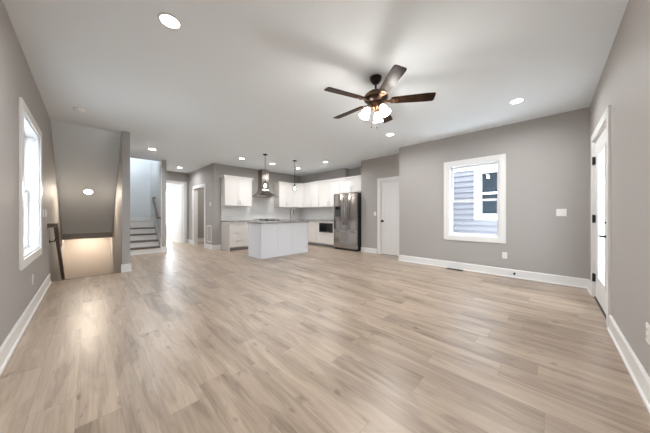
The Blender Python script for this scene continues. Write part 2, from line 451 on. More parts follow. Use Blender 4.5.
# ------------------------------------------------------------------ openings: casings, windows, doors
def ff(axis, plane, n, a0, a1, z0, z1):
    """local frame: x along the wall, y into the room, z up"""
    if axis == 'x': return Matrix(((0, n, 0, plane), (1, 0, 0, 0), (0, 0, 1, 0), (0, 0, 0, 1)))
    return Matrix(((1, 0, 0, 0), (0, n, 0, plane), (0, 0, 1, 0), (0, 0, 0, 1)))

def casing(M, a0, a1, z0, z1, w=.09, th=.02, sill=True, y0=0.0):
    mb = MB(M)
    mb.box(a0 - w, a0, y0, th, z0 - (w if sill else 0), z1 + w, .003); mb.box(a1, a1 + w, y0, th, z0 - (w if sill else 0), z1 + w, .003)
    mb.box(a0, a1, y0, th, z1, z1 + w, .003)
    if sill: mb.box(a0, a1, y0, th, z0 - w, z0, .003)
    return mb
def jamb(M, a0, a1, z0, z1, d0, d1, sill=True, t=.018):
    mb = MB(M)
    mb.box(a0, a0 + t, d0, d1, z0, z1); mb.box(a1 - t, a1, d0, d1, z0, z1); mb.box(a0 + t, a1 - t, d0, d1, z1 - t, z1)
    if sill: mb.box(a0 + t, a1 - t, d0, d1, z0, z0 + t)
    return mb
def window(name, axis, plane, n, a0, a1, z0, z1, loc):
    M = ff(axis, plane, n, a0, a1, z0, z1); r = sroot(name, loc)
    build('casing', casing(M, a0, a1, z0, z1), TRIM, r)
    build('jamb', jamb(M, a0, a1, z0, z1, -.15, .0), VINYL, r)
    a0 += .018; a1 -= .018; z0 += .018; z1 -= .018; zm = (z0 + z1) / 2
    for nm, zz0, zz1, yy in (('lower_sash', z0, zm + .02, -.085), ('upper_sash', zm - .02, z1, -.12)):
        mb = MB(M); s = .038
        mb.box(a0, a0 + s, yy - .03, yy, zz0, zz1, .003); mb.box(a1 - s, a1, yy - .03, yy, zz0, zz1, .003)
        mb.box(a0 + s, a1 - s, yy - .03, yy, zz0, zz0 + s, .003); mb.box(a0 + s, a1 - s, yy - .03, yy, zz1 - s, zz1, .003)
        so = build(nm, mb, VINYL, r)
        mb = MB(M); mb.box(a0 + s - .004, a1 - s + .004, yy - .017, yy - .013, zz0 + s - .004, zz1 - s + .004)
        build('pane', mb, WGLASS, so)
    mb = MB(M); am = (a0 + a1) / 2; mb.box(am - .03, am + .03, -.085, -.07, zm + .0, zm + .018, .003)
    build('sash_lock', mb, VINYL, r)
    return r
window('window_1', 'x', XW, -1, *WR, (XW, 1.09, .6))
window('window_2', 'x', XL, 1, *WL, (XL, 4.22, .6))
window('window_3', 'y', 9.96, -1, *UW, (.9, 9.96, 3.4))
window('window_5', 'y', 13.3, -1, 2.3, 3.3, .6, 2.3, (2.8, 13.3, .6))
window('window_4', 'x', .5, 1, 11.2, 12.8, .7, 2.3, (.5, 12, .6))

# closet door
M = ff('x', XC, -1, 0, 0, 0, 0); r = sroot('door_1', (XC, 3.04, 0))
mb = MB(M); w = .09
mb.box(3.425, 3.515, 0, .02, 0, 2.14, .003); mb.box(2.64, 3.425, 0, .02, 2.05, 2.14, .003); mb.box(2.622, 2.655, 0, .02, 0, 2.05, .003)
build('casing', mb, TRIM, r)
build('jamb', jamb(M, 2.655, 3.425, 0, 2.05, -.12, 0, False), TRIM, r)
mb = MB(M); a0, a1, z1 = 2.676, 3.404, 2.03
y0, y1 = -.05, -.015
mb.box(a0, a1, y0, y1 - .010, .012, z1)
st = .11
for (b0, b1, c0, c1) in ((a0, a0 + st, .012, z1), (a1 - st, a1, .012, z1), (a0 + st, a1 - st, .012, .24), (a0 + st, a1 - st, .80, .94), (a0 + st, a1 - st, z1 - .13, z1)):
    mb.box(b0, b1, y0, y1, c0, c1, .002)
n_ = 5; pw = (a1 - a0 - 2 * st) / n_
for (c0, c1) in ((.24, .80), (.94, z1 - .13)):
    for k in range(n_):
        mb.box(a0 + st + k * pw + .003, a0 + st + (k + 1) * pw - .003, y0, y1 - .006, c0 + .004, c1 - .004, .002)
sl = build('door_panel', mb, DOORW, r)
def knob(M, a, z, y, parent, mtl):
    mb = MB(M)
    mb.lathe([(.0, 0), (.032, 0), (.033, .006), (.012, .010), (.011, .03), (.024, .036), (.030, .048), (.027, .060), (.012, .066), (0, .067)], (a, y, z), (0, 1, 0), 24)
    return build('door_knob', mb, mtl, parent)
knob(M, 3.362, .935, y1, sl, BLACK)
mb = MB(M); mb.box(a0 + .0, a1, -.09, -.02, 0.001, .008); build('threshold', mb, SLOT, r)

# glazed exterior door
M = ff('y', YR, 1, 0, 0, 0, 0); r = sroot('door_2', (4.22, YR, 0))
build('casing', casing(M, 3.66, 4.78, 0, 2.10, .095, .02, False), TRIM, r)
build('jamb', jamb(M, 3.66, 4.78, 0, 2.10, -.15, 0, False), TRIM, r)
mb = MB(M); a0, a1, z1 = 3.68, 4.76, 2.08; y0, y1 = -.055, -.012
g = (3.94, 4.46, .32, 1.87)
for (b0, b1, c0, c1) in ((a0, g[0], .02, z1), (g[1], a1, .02, z1), (g[0], g[1], .02, g[2]), (g[0], g[1], g[3], z1)):
    mb.box(b0, b1, y0, y1, c0, c1)
for (b0, b1, c0, c1) in ((g[0] - .03, g[0] + .012, g[2] - .03, g[3] + .03), (g[1] - .012, g[1] + .03, g[2] - .03, g[3] + .03), (g[0], g[1], g[2] - .03, g[2] + .012), (g[0], g[1], g[3] - .012, g[3] + .03)):
    mb.box(b0, b1, y0 - .008, y1 + .010, c0, c1, .004)
sl = build('door_panel', mb, DOORW, r)
mb = MB(M); mb.box(g[0], g[1], -.036, -.030, g[2], g[3]); build('pane', mb, WGLASS, sl)
mb = MB(M)
mb.lathe([(0, 0), (.032, 0), (.032, .008), (.013, .012), (.011, .05), (0, .05)], (3.80, y1, .885), (0, 1, 0), 24)
mb.tube([(3.79, y1 + .05, .885), (3.85, y1 + .055, .886), (3.93, y1 + .05, .884)], [.011, .010, .008], 10)
build('door_lever', mb, BLACK, sl)
mb = MB(M); mb.lathe([(0, 0), (.030, 0), (.030, .012), (.010, .016), (.008, .03), (0, .03)], (3.80, y1, 1.03), (0, 1, 0), 24); build('deadbolt', mb, BLACK, sl)
for z in (.27, 1.06, 1.84):
    mb = MB(M); mb.box(4.735, 4.785, -.012, .004, z - .05, z + .05, .002); mb.tube([(4.762, .008, z - .055), (4.762, .008, z + .055)], .009, 10); build('hinge', mb, BLACK, sl)
mb = MB(M); mb.box(3.68, 4.76, -.15, -.0, 0, .016); build('threshold', mb, SLOT, r)

# side opening in the hall, cased both sides
M = ff('x', 2.75, -1, 0, 0, 0, 0); r = sroot('door_3', (2.75, 8.93, 0))
build('casing', casing(M, HO[0], HO[1], 0, HO[3], .10, .022, False), TRIM, r)
build('jamb', jamb(M, HO[0], HO[1], 0, HO[3], -.12, 0, False), TRIM, r)
# far bedroom door, swung open into the bright room
M = ff('y', YF, -1, 0, 0, 0, 0); r = sroot('door_4', (2.16, YF, 0))
build('casing', casing(M, FD[0], FD[1], 0, FD[3], .09, .022, False), TRIM, r)
build('jamb', jamb(M, FD[0], FD[1], 0, FD[3], -.12, 0, False), TRIM, r)
mb = MB(Matrix.Translation((2.57, YF + .14, 0)) @ Matrix.Rotation(R(102), 4, 'Z'))
mb.box(0, .82, -.018, .018, .012, 2.26)
for (c0, c1) in ((.22, .85), (1.0, 2.12)):
    mb.box(.12, .70, -.022, -.018, c0, c1, .001); mb.box(.12, .70, .018, .022, c0, c1, .001)
sl = build('door_panel', mb, DOORW, r)
mb = MB(Matrix.Translation((2.57, YF + .14, 0)) @ Matrix.Rotation(R(102), 4, 'Z'))
mb.lathe([(0, 0), (.03, 0), (.03, .006), (.011, .01), (.011, .03), (.027, .045), (.02, .06), (0, .062)], (.76, .018, .94), (0, 1, 0), 20); build('door_knob', mb, BLACK, sl)

# ------------------------------------------------------------------ stairs
st = thing('staircase', (1.04, 8.2, 0), 'short white-riser staircase with brown treads beside the hall', 'staircase')
X0, X1 = .578, 1.498
for i in range(5):
    y = 8.20 + .25 * i
    mb = MB(); mb.box(X0, X1 - .02, y, y + .02, .178 * i, .178 * (i + 1) - .025); build('riser', mb, TRIM, st)
    if i < 4:
        mb = MB(); mb.box(X0, X1 - .02, y - .028, y + .25, .178 * (i + 1) - .034, .178 * (i + 1), .008); build('tread', mb, TREAD, st)
mb = MB(); mb.box(X0, X1 - .02, 9.17, 9.22, .865, .89, .006); build('landing_nosing', mb, TRIM, st)
mb = MB()
mb.prism([(8.19, 0), (9.2, .71), (9.96, .87), (9.96, 1.03), (9.16, 1.03), (8.19, .33)], 0, X1 - .02, X1); build('skirt_board', mb, TRIM, st)
mb = MB(); mb.box(.60, X1 - .02, 9.942, 9.958, .89, 1.02, .003); build('landing_skirt', mb, TRIM, st)
ds = thing('staircase', (0, YH, 0), 'flight of steps going down behind the floor edge at the left wall', 'staircase')
for i in range(10):
    y = YH + .03 + .26 * i; z = -.19 * (i + 1)
    mb = MB(); mb.box(XL + .002, .453, y, y + .02, z + .0, z + .165 if i else -.05); build('riser', mb, TRIM, ds)
    mb = MB(); mb.box(XL + .002, .453, y + (.0 if i == 0 else -.008), y + .262, z - .03, z, .005); build('tread', mb, TREAD, ds)

# handrails
hr = thing('handrail', (XL, 5.75, .92), 'brown wooden handrail on the left wall going down the stairs', 'handrail')
xr = XL + .085
def railbar(mb, pts, w, hgt):
    # flat rectangular rail through points (same x-normal)
    for a, b in zip(pts, pts[1:]):
        a = Vector(a); b = Vector(b); d = (b - a).normalized(); s = Vector((0, 0, 1)).cross(d).normalized(); u = d.cross(s)
        A = [a + s * w / 2 + u * hgt / 2, a - s * w / 2 + u * hgt / 2, a - s * w / 2 - u * hgt / 2, a + s * w / 2 - u * hgt / 2]
        B = [p + (b - a) for p in A]; mb.sheet(A, B)
    return mb
mb = railbar(MB(), [(xr, 5.72, .945), (xr, 9.2, .945 - 3.48 * .73)], .045, .07); build('rail', mb, RAILW, hr)
mb = MB(); mb.box(XL, xr + .0225, 5.68, 5.75, .91, .975, .004); build('rail_return', mb, RAILW, hr)
for y in (5.98, 7.6):
    zz = .945 - (y - 5.72) * .73
    mb = MB(); mb.tube([(XL, y, zz - .09), (XL + .05, y, zz - .09), (xr, y, zz - .03)], .008, 8); mb.lathe([(0, 0), (.03, 0), (.03, .006), (0, .006)], (XL, y, zz - .09), (1, 0, 0), 16); build('bracket', mb, BLACK, hr)
hr = thing('handrail', (1.5, 8.3, .95), 'brown wooden handrail on the pale wall above the short staircase', 'handrail')
xr = 1.43
p0, p1 = (xr, 8.30, 1.02), (xr, 9.02, 1.02 + .72 * .86)
mb = railbar(MB(), [p0, p1], .045, .065); build('rail', mb, RAILW, hr)
for q in (p0, p1):
    mb = MB(); mb.box(xr - .022, 1.50, q[1] - .03, q[1] + .03, q[2] - .033, q[2] + .033, .004); build('rail_return', mb, RAILW, hr)
for k in (.12, .88):
    y = p0[1] + (p1[1] - p0[1]) * k; zz = p0[2] + (p1[2] - p0[2]) * k
    mb = MB(); mb.tube([(1.50, y, zz - .08), (1.46, y, zz - .08), (xr, y, zz - .03)], .008, 8); build('bracket', mb, BLACK, hr)

# ------------------------------------------------------------------ cabinets
def MX(x, y): return Matrix.Translation((x, y, 0))                                             # faces -Y
def MY(x, y): return Matrix.Translation((x, y, 0)) @ Matrix.Rotation(R(-90), 4, 'Z')           # faces -X, width runs to -Y
def MD(x, y): return Matrix.Translation((x, y, 0)) @ Matrix.Rotation(R(-45), 4, 'Z')

def shaker(M, x0, x1, z0, z1, name, parent, st=.055, mtl=None):
    mb = MB(M); g = .0015; x0 += g; x1 -= g; z0 += g; z1 -= g
    s = min(st, (z1 - z0) * .28)
    mb.box(x0 + s, x1 - s, -.011, 0, z0 + s, z1 - s)
    for b in ((x0, x0 + st, z0, z1), (x1 - st, x1, z0, z1), (x0 + st, x1 - st, z0, z0 + s), (x0 + st, x1 - st, z1 - s, z1)):
        mb.box(b[0], b[1], -.019, 0, b[2], b[3], .0012, 1)
    return build(name, mb, mtl or CAB, parent)
def pull(M, x, z, parent, vert=True, ln=.13):
    mb = MB(M); h_ = ln / 2
    if vert:
        mb.tube([(x, -.045, z - h_), (x, -.045, z + h_)], .0055, 10)
        for s in (-1, 1): mb.tube([(x, -.019, z + s * h_ * .75), (x, -.045, z + s * h_ * .75)], .0045, 8)
    else:
        mb.tube([(x - h_, -.045, z), (x + h_, -.045, z)], .0055, 10)
        for s in (-1, 1): mb.tube([(x + s * h_ * .75, -.019, z), (x + s * h_ * .75, -.045, z)], .0045, 8)
    return build('handle', mb, NICKEL, parent)

def upper(M, w, d, z0, z1, ndoor, label, loc, crown=(True, True), hz=None, handle='pair', cpoly=None):
    r = thing('wall_cabinet', loc, label, 'cabinet', 'white kitchen wall cabinets')
    mb = MB(M)
    if cpoly: mb.prism(cpoly, 2, z0, z1)
    else: mb.box(0, w, 0, d, z0, z1)
    build('body', mb, CAB, r)
    dw = (w - .012) / ndoor
    for k in range(ndoor):
        x0 = .006 + k * dw
        dr = shaker(M, x0, x0 + dw, z0 + .006, z1 - .03, 'door', r)
        hx = x0 + dw - .035 if (k == 0 and ndoor == 2) or (ndoor == 1) else x0 + .035
        pull(M, hx, (hz or z0 + .12), dr)
    # crown: stepped profile across the front, returned along open ends
    mb = MB(M)
    xa = -.045 if crown[0] else 0; xb = w + .045 if crown[1] else w
    x2 = (-.02 if crown[0] else 0, w + .02 if crown[1] else w)
    if cpoly:
        mb.box(0, w, -.021, .02, z1 - .03, z1 + .02); mb.box(-.015, w + .015, -.05, .02, z1 + .02, z1 + .05)
    else:
        mb.box(x2[0], x2[1], -.035, d if crown[0] or crown[1] else .05, z1 - .03, z1 + .015, .004)
        mb.box(xa, xb, -.062, d if crown[0] or crown[1] else .05, z1 + .015, z1 + .05, .006)
    build('crown_moulding', mb, CAB, r)
    return r
ZU0, ZU1 = 1.395, 2.30
YU = 7.27
upper(MX(2.97, YU), .91, YK - YU - .002, ZU0, ZU1, 2, 'two-door white wall cabinet left of the range hood', (3.425, 7.43, ZU0))
upper(MX(4.99, YU), .70, YK - YU - .002, ZU0, ZU1, 2, 'two-door white wall cabinet just right of the range hood', (5.34, 7.43, ZU0), (True, False))
dl = math.hypot(.28, .28)
s2 = math.sqrt(.5)
cp = [(0, 0), (dl, 0), (dl + .31 * s2 - .0, .31 * s2), (dl / 2, .0 + (.61 * s2 * 2) - dl / 2), (-.31 * s2, .31 * s2)]
# corner cabinet footprint in its own rotated frame
def w2l(M, pts): 
    Mi = M.inverted(); return [tuple((Mi @ Vector((x, y, 0)))[:2]) for x, y in pts]
Mdg = MD(5.69, 7.27)
cp = w2l(Mdg, [(5.692, 7.27), (5.97, 6.992), (6.288, 6.992), (6.288, 7.568), (5.692, 7.568)])
upper(Mdg, math.hypot(.28, .28), 0, ZU0, ZU1, 1, 'diagonal white wall cabinet in the kitchen corner', (6.1, 7.3, ZU0), (False, False), cpoly=cp)
XU = 5.97
upper(MY(XU, 6.99), .87, XK - XU - .002, ZU0, ZU1, 2, 'two-door white wall cabinet next to the corner one', (6.13, 6.55, ZU0), (False, False))
upper(MY(XU, 6.12), 1.02, XK - XU - .002, ZU0, ZU1, 2, 'two-door white wall cabinet left of the refrigerator top', (6.13, 5.63, ZU0), (False, False))
upper(MY(XU, 5.097), 1.012, XA - XU - .002, 1.83, ZU1, 2, 'short two-door white cabinet over the refrigerator', (6.2, 4.6, 1.83), (False, False), hz=1.98)

def base(M, w, d, label, loc, fronts, name='base_cabinet', endpanel=None):
    r = thing(name, loc, label, 'cabinet', 'white kitchen base cabinets')
    mb = MB(M)
    mb.box(0, w, 0, d, .10, .885); build('body', mb, CAB, r)
    mb = MB(M); mb.box(.0, w, .07, d - .02, 0.0, .10); build('toe_kick', mb, KICK, r)
    if endpanel is not None:
        mb = MB(M); x = endpanel; mb.box(x - .018 if x <= 0 else x, x if x <= 0 else x + .018, -.019, d, 0, .885, .001); build('end_panel', mb, CAB, r)
    for kind, x0, x1, z0, z1, hx, hz in fronts:
        dr = shaker(M, x0, x1, z0, z1, kind, r)
        if hx is not None: pull(M, hx, hz, dr, kind == 'door', .13 if kind == 'door' else .15)
    return r
YB = 6.97
zz = [(.115, .40), (.405, .64), (.645, .875)]
base(MX(3.0, YB), .52, YK - YB - .01, 'white three-drawer base cabinet at the left end of the counter', (3.26, 7.27, 0),
     [('drawer', .004, .516, a, b, .26, (a + b) / 2 + .03) for a, b in ((.115, .375), (.38, .625), (.63, .875))], endpanel=0)
base(MX(3.52, YB), .535, YK - YB - .01, 'white door base cabinet between the drawers and the range', (3.79, 7.27, 0),
     [('drawer', .004, .531, .70, .875, .267, .80), ('door', .004, .267, .115, .695, .235, .60), ('door', .267, .531, .115, .695, .30, .60)])
base(MX(4.825, YB), .85, YK - YB - .01, 'white base cabinet right of the range', (5.25, 7.27, 0),
     [('drawer', .004, .42, .70, .875, .21, .80), ('drawer', .43, .846, .70, .875, .64, .80), ('door', .004, .42, .115, .695, .38, .60), ('door', .43, .846, .115, .695, .47, .60)])
XB = 5.68
base(MY(XB, 6.95), .50, XK - XB - .01, 'white corner base cabinet behind the island', (5.98, 6.7, 0),
     [('door', .004, .496, .115, .875, .46, .70)])
base(MY(XB, 6.45), .59, XK - XB - .01, 'white two-door base cabinet left of the microwave', (5.98, 6.15, 0),
     [('door', .004, .293, .115, .875, .26, .72), ('door', .297, .586, .115, .875, .33, .72)])
mc = base(MY(XB, 5.86), .76, XK - XB - .01, 'white base cabinet holding the built-in microwave', (5.98, 5.5, 0),
     [('drawer', .004, .756, .115, .47, .38, .30)])
Mm = MY(XB, 5.86)
mb = MB(Mm)
for b in ((0, .05, .475, .885), (.71, .76, .475, .885), (.05, .71, .475, .50), (.05, .71, .83, .885)): mb.box(b[0], b[1], -.019, 0, b[2], b[3])
build('face_frame', mb, CAB, mc)
mw = thing('microwave', (XB, 5.48, .5), 'black-fronted built-in microwave in the base cabinets beside the refrigerator', 'microwave')
mb = MB(Mm); mb.box(.052, .708, -.020, -.001, .502, .828, .003); build('body', mb, STEEL, mw)
mb = MB(Mm); mb.box(.062, .698, -.026, -.020, .512, .818, .003); build('door', mb, DGLASS, mw)
mb = MB(Mm); mb.box(.58, .69, -.028, -.026, .53, .80); build('control_panel', mb, DARKP, mw)
mb = MB(Mm); mb.box(.10, .56, -.046, -.038, .524, .536, .003); mb.box(.12, .14, -.04, -.026, .524, .536); mb.box(.52, .54, -.04, -.026, .524, .536); build('handle', mb, STEEL, mw)

# countertops
mb = MB(); mb.box(2.975, 4.055, 6.925, YK - .009, .887, .92, .004); tag(build('countertop', mb, GRAN), 'grey granite countertop on the drawers left of the range', 'countertop')
mb = MB(); mb.prism([(4.825, 6.925), (5.635, 6.925), (5.635, 5.085), (6.29, 5.085), (6.29, YK - .009), (4.825, YK - .009)], 2, .887, .92)
tag(build('countertop', mb, GRAN), 'l-shaped grey granite countertop running to the refrigerator', 'countertop')

# ------------------------------------------------------------------ island
IX0, IX1, IY0, IY1 = 3.0, 4.57, 5.16, 5.80
isl = thing('kitchen_island', ((IX0 + IX1) / 2, (IY0 + IY1) / 2, 0), 'long white kitchen island in front of the range', 'kitchen island')
mb = MB(); mb.box(IX0 + .012, IX1 - .012, IY0 + .012, IY1 - .06, 0, .885); build('body', mb, ISL, isl)
def frame_panel(M, w, z1, n, name):
    mb = MB(M); s = .06
    mb.box(0, w, -.012, 0, 0, .10, .001); mb.box(0, w, -.012, 0, z1 - s, z1, .001)
    for k in range(n + 1):
        x = k * (w - s) / n; mb.box(x, x + s, -.012, 0, .10, z1 - s, .001)
    build(name, mb, ISL, isl)
frame_panel(MX(IX0, IY0 + .012), IX1 - IX0, .885, 3, 'front_panel')
frame_panel(MY(IX0 + .012, IY1), IY1 - IY0, .885, 1, 'end_panel')
frame_panel(Matrix.Translation((IX1 - .012, IY0, 0)) @ Matrix.Rotation(R(90), 4, 'Z'), IY1 - IY0, .885, 1, 'end_panel')
for k in range(3):
    Mk = Matrix.Translation((IX1 - .02 - k * .51, IY1 - .06, 0)) @ Matrix.Rotation(R(180), 4, 'Z')
    d = shaker(Mk, 0, .50, .115, .875, 'door', isl, mtl=ISL); pull(Mk, .45, .72, d)
# counter with a sink cut-out
mb = MB(); c0, c1, d0, d1 = IX0 - .035, IX1 + .035, IY0 - .035, IY1 + .03
s0, s1, t0, t1 = 3.75, 4.40, 5.33, 5.62
for b in ((c0, s0, d0, d1), (s1, c1, d0, d1), (s0, s1, d0, t0), (s0, s1, t1, d1)): mb.box(b[0], b[1], b[2], b[3], .887, .92)
tag(build('countertop', mb, GRAN), 'grey granite top of the white kitchen island', 'countertop')
mb = MB()
mb.box(s0, s1, t0, t0 + .004, .887, .919); mb.box(s0, s1, t1 - .004, t1, .887, .919); mb.box(s0, s0 + .004, t0, t1, .887, .919); mb.box(s1 - .004, s1, t0, t1, .887, .919); mb.box(s0, s1, t0, t1, .8855, .8885)
tag(build('sink', mb, STEEL), 'steel sink set in the island countertop', 'sink')
fx, fy = 4.32, 5.68
fa = thing('faucet', (fx, fy, .92), 'tall gooseneck faucet on the kitchen island', 'faucet')
mb = MB(); mb.lathe([(0, 0), (.03, 0), (.028, .012), (.019, .02), (.017, .09), (0, .09)], (fx, fy, .92)); build('base', mb, FAUC, fa)
mb = MB(); pts = [(fx, fy, .98), (fx, fy, 1.23)]
for k in range(1, 11):
    a = math.pi * k / 10; pts.append((fx, fy - .075 + .075 * math.cos(a), 1.23 + .08 * math.sin(a)))
pts.append((fx, fy - .15, 1.16)); mb.tube(pts, .015, 12); build('spout', mb, FAUC, fa)
mb = MB(); mb.tube([(fx, fy - .15, 1.17), (fx, fy - .15, 1.09)], [.018, .021], 14); build('spray_head', mb, FAUC, fa)
mb = MB(); mb.tube([(fx + .015, fy, .985), (fx + .05, fy, 1.0), (fx + .10, fy, 1.05)], [.010, .008, .006], 10); build('lever', mb, FAUC, fa)

# ------------------------------------------------------------------ range and hood
rx0, rx1, ry0 = 4.06, 4.82, 6.93
rg = thing('range', (4.44, 7.25, 0), 'stainless gas range with black grates under the hood', 'stove')
mb = MB(); mb.box(rx0, rx1, ry0 + .02, YK - .012, .08, .905); build('body', mb, STEEL, rg)
mb = MB(); mb.box(rx0, rx1, ry0 - .01, YK - .012, .905, .922, .004); build('cooktop', mb, DGLASS, rg)
mb = MB(); mb.box(rx0 + .01, rx1 - .01, ry0, ry0 + .02, .20, .74, .006); od = build('oven_door', mb, STEEL, rg)
mb = MB(); mb.box(rx0 + .12, rx1 - .12, ry0 - .002, ry0 + .0, .32, .62); build('oven_window', mb, DGLASS, od)
mb = MB(); mb.tube([(rx0 + .06, ry0 - .045, .70), (rx1 - .06, ry0 - .045, .70)], .011); mb.tube([(rx0 + .1, ry0, .70), (rx0 + .1, ry0 - .045, .70)], .008); mb.tube([(rx1 - .1, ry0, .70), (rx1 - .1, ry0 - .045, .70)], .008); build('oven_handle', mb, STEEL, od)
mb = MB(); mb.box(rx0, rx1, ry0 - .012, ry0 + .02, .77, .90, .01); build('control_panel', mb, STEEL, rg)
for k in range(5):
    mb = MB(); mb.lathe([(0, 0), (.022, 0), (.020, .03), (0, .03)], (rx0 + .1 + k * .14, ry0 - .012, .835), (0, -1, 0), 18); build('knob', mb, DARKP, rg)
for k in range(3):
    mb = MB(); a = rx0 + .03 + k * .24; b = a + .22
    for y in (ry0 + .06, YK - .11): mb.box(a, b, y, y + .014, .945, .958)
    for x in (a, (a + b) / 2, b - .014): mb.box(x, x + .014, ry0 + .06, YK - .096, .945, .958)
    for x in (a, b - .014):
        for y in (ry0 + .06, YK - .11): mb.box(x, x + .014, y, y + .014, .922, .945)
    mb.box(a, b, ry0 + .30, ry0 + .312, .945, .958)
    build('grate', mb, BLACK, rg)
mb = MB(); mb.box(rx0, rx1, ry0 + .06, YK - .05, 0, .08); build('toe_kick', mb, DARKP, rg)

hx, hy1 = 4.435, YK - .001
hd = thing('range_hood', (hx, 7.33, 1.73), 'stainless chimney range hood with flared canopy between wall cabinets', 'range hood')
mb = MB(); mb.box(hx - .14, hx + .14, hy1 - .27, hy1, 2.02, H - .002, .012); build('chimney', mb, STEELH, hd)
# flared canopy: curved loft from chimney foot to canopy rim
mb = MB(); rings = []
ns = 10
for k in range(ns + 1):
    s = k / ns; g_ = s ** 1.9
    z = 2.04 - .265 * s
    hw = .142 + (.375 - .142) * g_; dp = .272 + (.50 - .272) * g_
    rings.append([(hx - hw, hy1, z), (hx - hw, hy1 - dp, z), (hx + hw, hy1 - dp, z), (hx + hw, hy1, z)])
v = [p for rg_ in rings for p in rg_]; f = [tuple(range(4)), tuple(range(4 * ns + 3, 4 * ns - 1, -1))]
for i in range(ns):
    for k in range(4): f.append((i * 4 + k, i * 4 + (k + 1) % 4, (i + 1) * 4 + (k + 1) % 4, (i + 1) * 4 + k))
mb._add(v, f); build('canopy', mb, STEELH, hd)
mb = MB(); mb.box(hx - .378, hx + .378, hy1 - .503, hy1, 1.735, 1.777, .004); ri = build('rim', mb, STEELH, hd)
mb = MB(); mb.box(hx - .09, hx + .09, hy1 - .506, hy1 - .503, 1.748, 1.764); build('control_panel', mb, DARKP, ri)

# ------------------------------------------------------------------ refrigerator
Mf = MY(5.60, 5.062); fw = .937
fr = thing('refrigerator', (6.0, 4.58, 0), 'stainless french-door refrigerator with water dispenser at the kitchen end', 'refrigerator')
mb = MB(Mf); mb.box(.004, fw - .004, .055, .82, .05, 1.775, .004); build('body', mb, FRSIDE, fr)
def curved(M, x0, x1, z0, z1, bulge=.018, th=.05):
    mb = MB(M); n = 8; top = []; 
    pf = [(x0 + (x1 - x0) * k / n, -bulge * math.sin(math.pi * k / n) - .0) for k in range(n + 1)]
    poly = pf + [(x1, th), (x0, th)]
    mb.prism(poly, 2, z0, z1); return mb
d1 = build('door', curved(Mf, .003, fw / 2 - .002, .66, 1.772), STEEL, fr)
d2 = build('door', curved(Mf, fw / 2 + .002, fw - .003, .66, 1.772), STEEL, fr)
d3 = build('freezer_drawer', curved(Mf, .003, fw - .003, .07, .652, .02), STEEL, fr)
def bowed(M, x, z0, z1, parent):
    mb = MB(M); pts = []
    for k in range(13):
        s = k / 12; pts.append((x, -.02 - .055 * math.sin(math.pi * s) ** .5, z0 + (z1 - z0) * s))
    mb.tube(pts, .013, 12); return build('handle', mb, STEEL, parent)
bowed(Mf, fw / 2 - .045, .80, 1.62, d1); bowed(Mf, fw / 2 + .045, .80, 1.62, d2)
mb = MB(Mf); pts = []
for k in range(13):
    s = k / 12; pts.append((.10 + (fw - .2) * s, -.015 - .065 * math.sin(math.pi * s) ** .5, .585))
mb.tube(pts, .013, 12); build('handle', mb, STEEL, d3)
mb = MB(Mf); mb.box(.08, .30, -.026, .0, 1.05, 1.38, .005); dp_ = build('dispenser', mb, DARKP, d1)
mb = MB(Mf); mb.box(.10, .28, -.030, -.024, 1.07, 1.24, .003); build('dispenser_recess', mb, SLOT, dp_)
mb = MB(Mf); mb.box(.10, .28, -.029, -.025, 1.28, 1.36, .002); build('dispenser_panel', mb, DGLASS, dp_)
for x in (.02, fw - .10):
    mb = MB(Mf); mb.box(x, x + .08, .02, .10, 1.765, 1.785, .003); build('hinge_cover', mb, DARKP, fr)
mb = MB(Mf); mb.box(.02, fw - .02, .03, .75, 0, .055); build('base_grille', mb, DARKP, fr)

# ------------------------------------------------------------------ ceiling fan
FX, FY, FZ, FR, FA = 2.375, 1.475, 2.455, .655, 15.9
fan = thing('ceiling_fan', (FX, FY, H), 'dark bronze five-blade ceiling fan with three lit glass shades', 'ceiling fan')
mb = MB(); mb.lathe([(0, 0), (.068, 0), (.070, -.012), (.060, -.040), (.036, -.072), (.020, -.082), (0, -.084)], (FX, FY, H)); build('canopy', mb, BRONZE, fan)
mb = MB(); mb.tube([(FX, FY, H - .07), (FX, FY, FZ + .12)], .012); build('downrod', mb, BRONZE, fan)
mb = MB(); mb.lathe([(0, .135), (.03, .130), (.045, .120), (.09, .105), (.128, .075), (.138, .045), (.132, .015), (.10, -.010), (.07, -.022), (0, -.024)], (FX, FY, FZ), seg=40); build('motor_housing', mb, BRONZE, fan)
mb = MB(); mb.lathe([(.139, .030), (.143, .036), (.143, .050), (.138, .056)], (FX, FY, FZ), seg=40); build('motor_band', mb, COPPER, fan)
def blade_parts(k):
    a = R(FA + 72 * k)
    M = Matrix.Translation((FX, FY, FZ)) @ Matrix.Rotation(a, 4, 'Z') @ Matrix.Rotation(R(-13), 4, 'X')
    out = []
    x0, x1 = .175, FR
    for (x, y) in ((x0, -.045), (x0 + .03, -.052), (x1 - .10, -.066), (x1 - .016, -.064), (x1 - .004, -.055), (x1, -.04), (x1, .04), (x1 - .004, .055), (x1 - .016, .064), (x1 - .10, .066), (x0 + .03, .052), (x0, .045)):
        out.append((x, y))
    mb = MB(M); mb.prism(out, 2, -.0035, .0035); b = build('blade', mb, BLADE, fan)
    mb = MB(M)
    mb.prism([(.09, -.018), (.15, -.016), (.19, -.036), (.245, -.030), (.262, 0), (.245, .030), (.19, .036), (.15, .016), (.09, .018)], 2, -.011, -.0035)
    mb.lathe([(0, 0), (.014, 0), (.012, -.006), (0, -.008)], (.205, .018, -.011)); mb.lathe([(0, 0), (.014, 0), (.012, -.006), (0, -.008)], (.205, -.018, -.011))
    build('blade_bracket', mb, COPPER, b)
for k in range(5): blade_parts(k)
mb = MB(); mb.lathe([(0, -.020), (.062, -.022), (.066, -.035), (.050, -.055), (.052, -.075), (.036, -.092), (.018, -.105), (.010, -.118), (0, -.122)], (FX, FY, FZ)); lk = build('light_kit', mb, COPPER, fan)
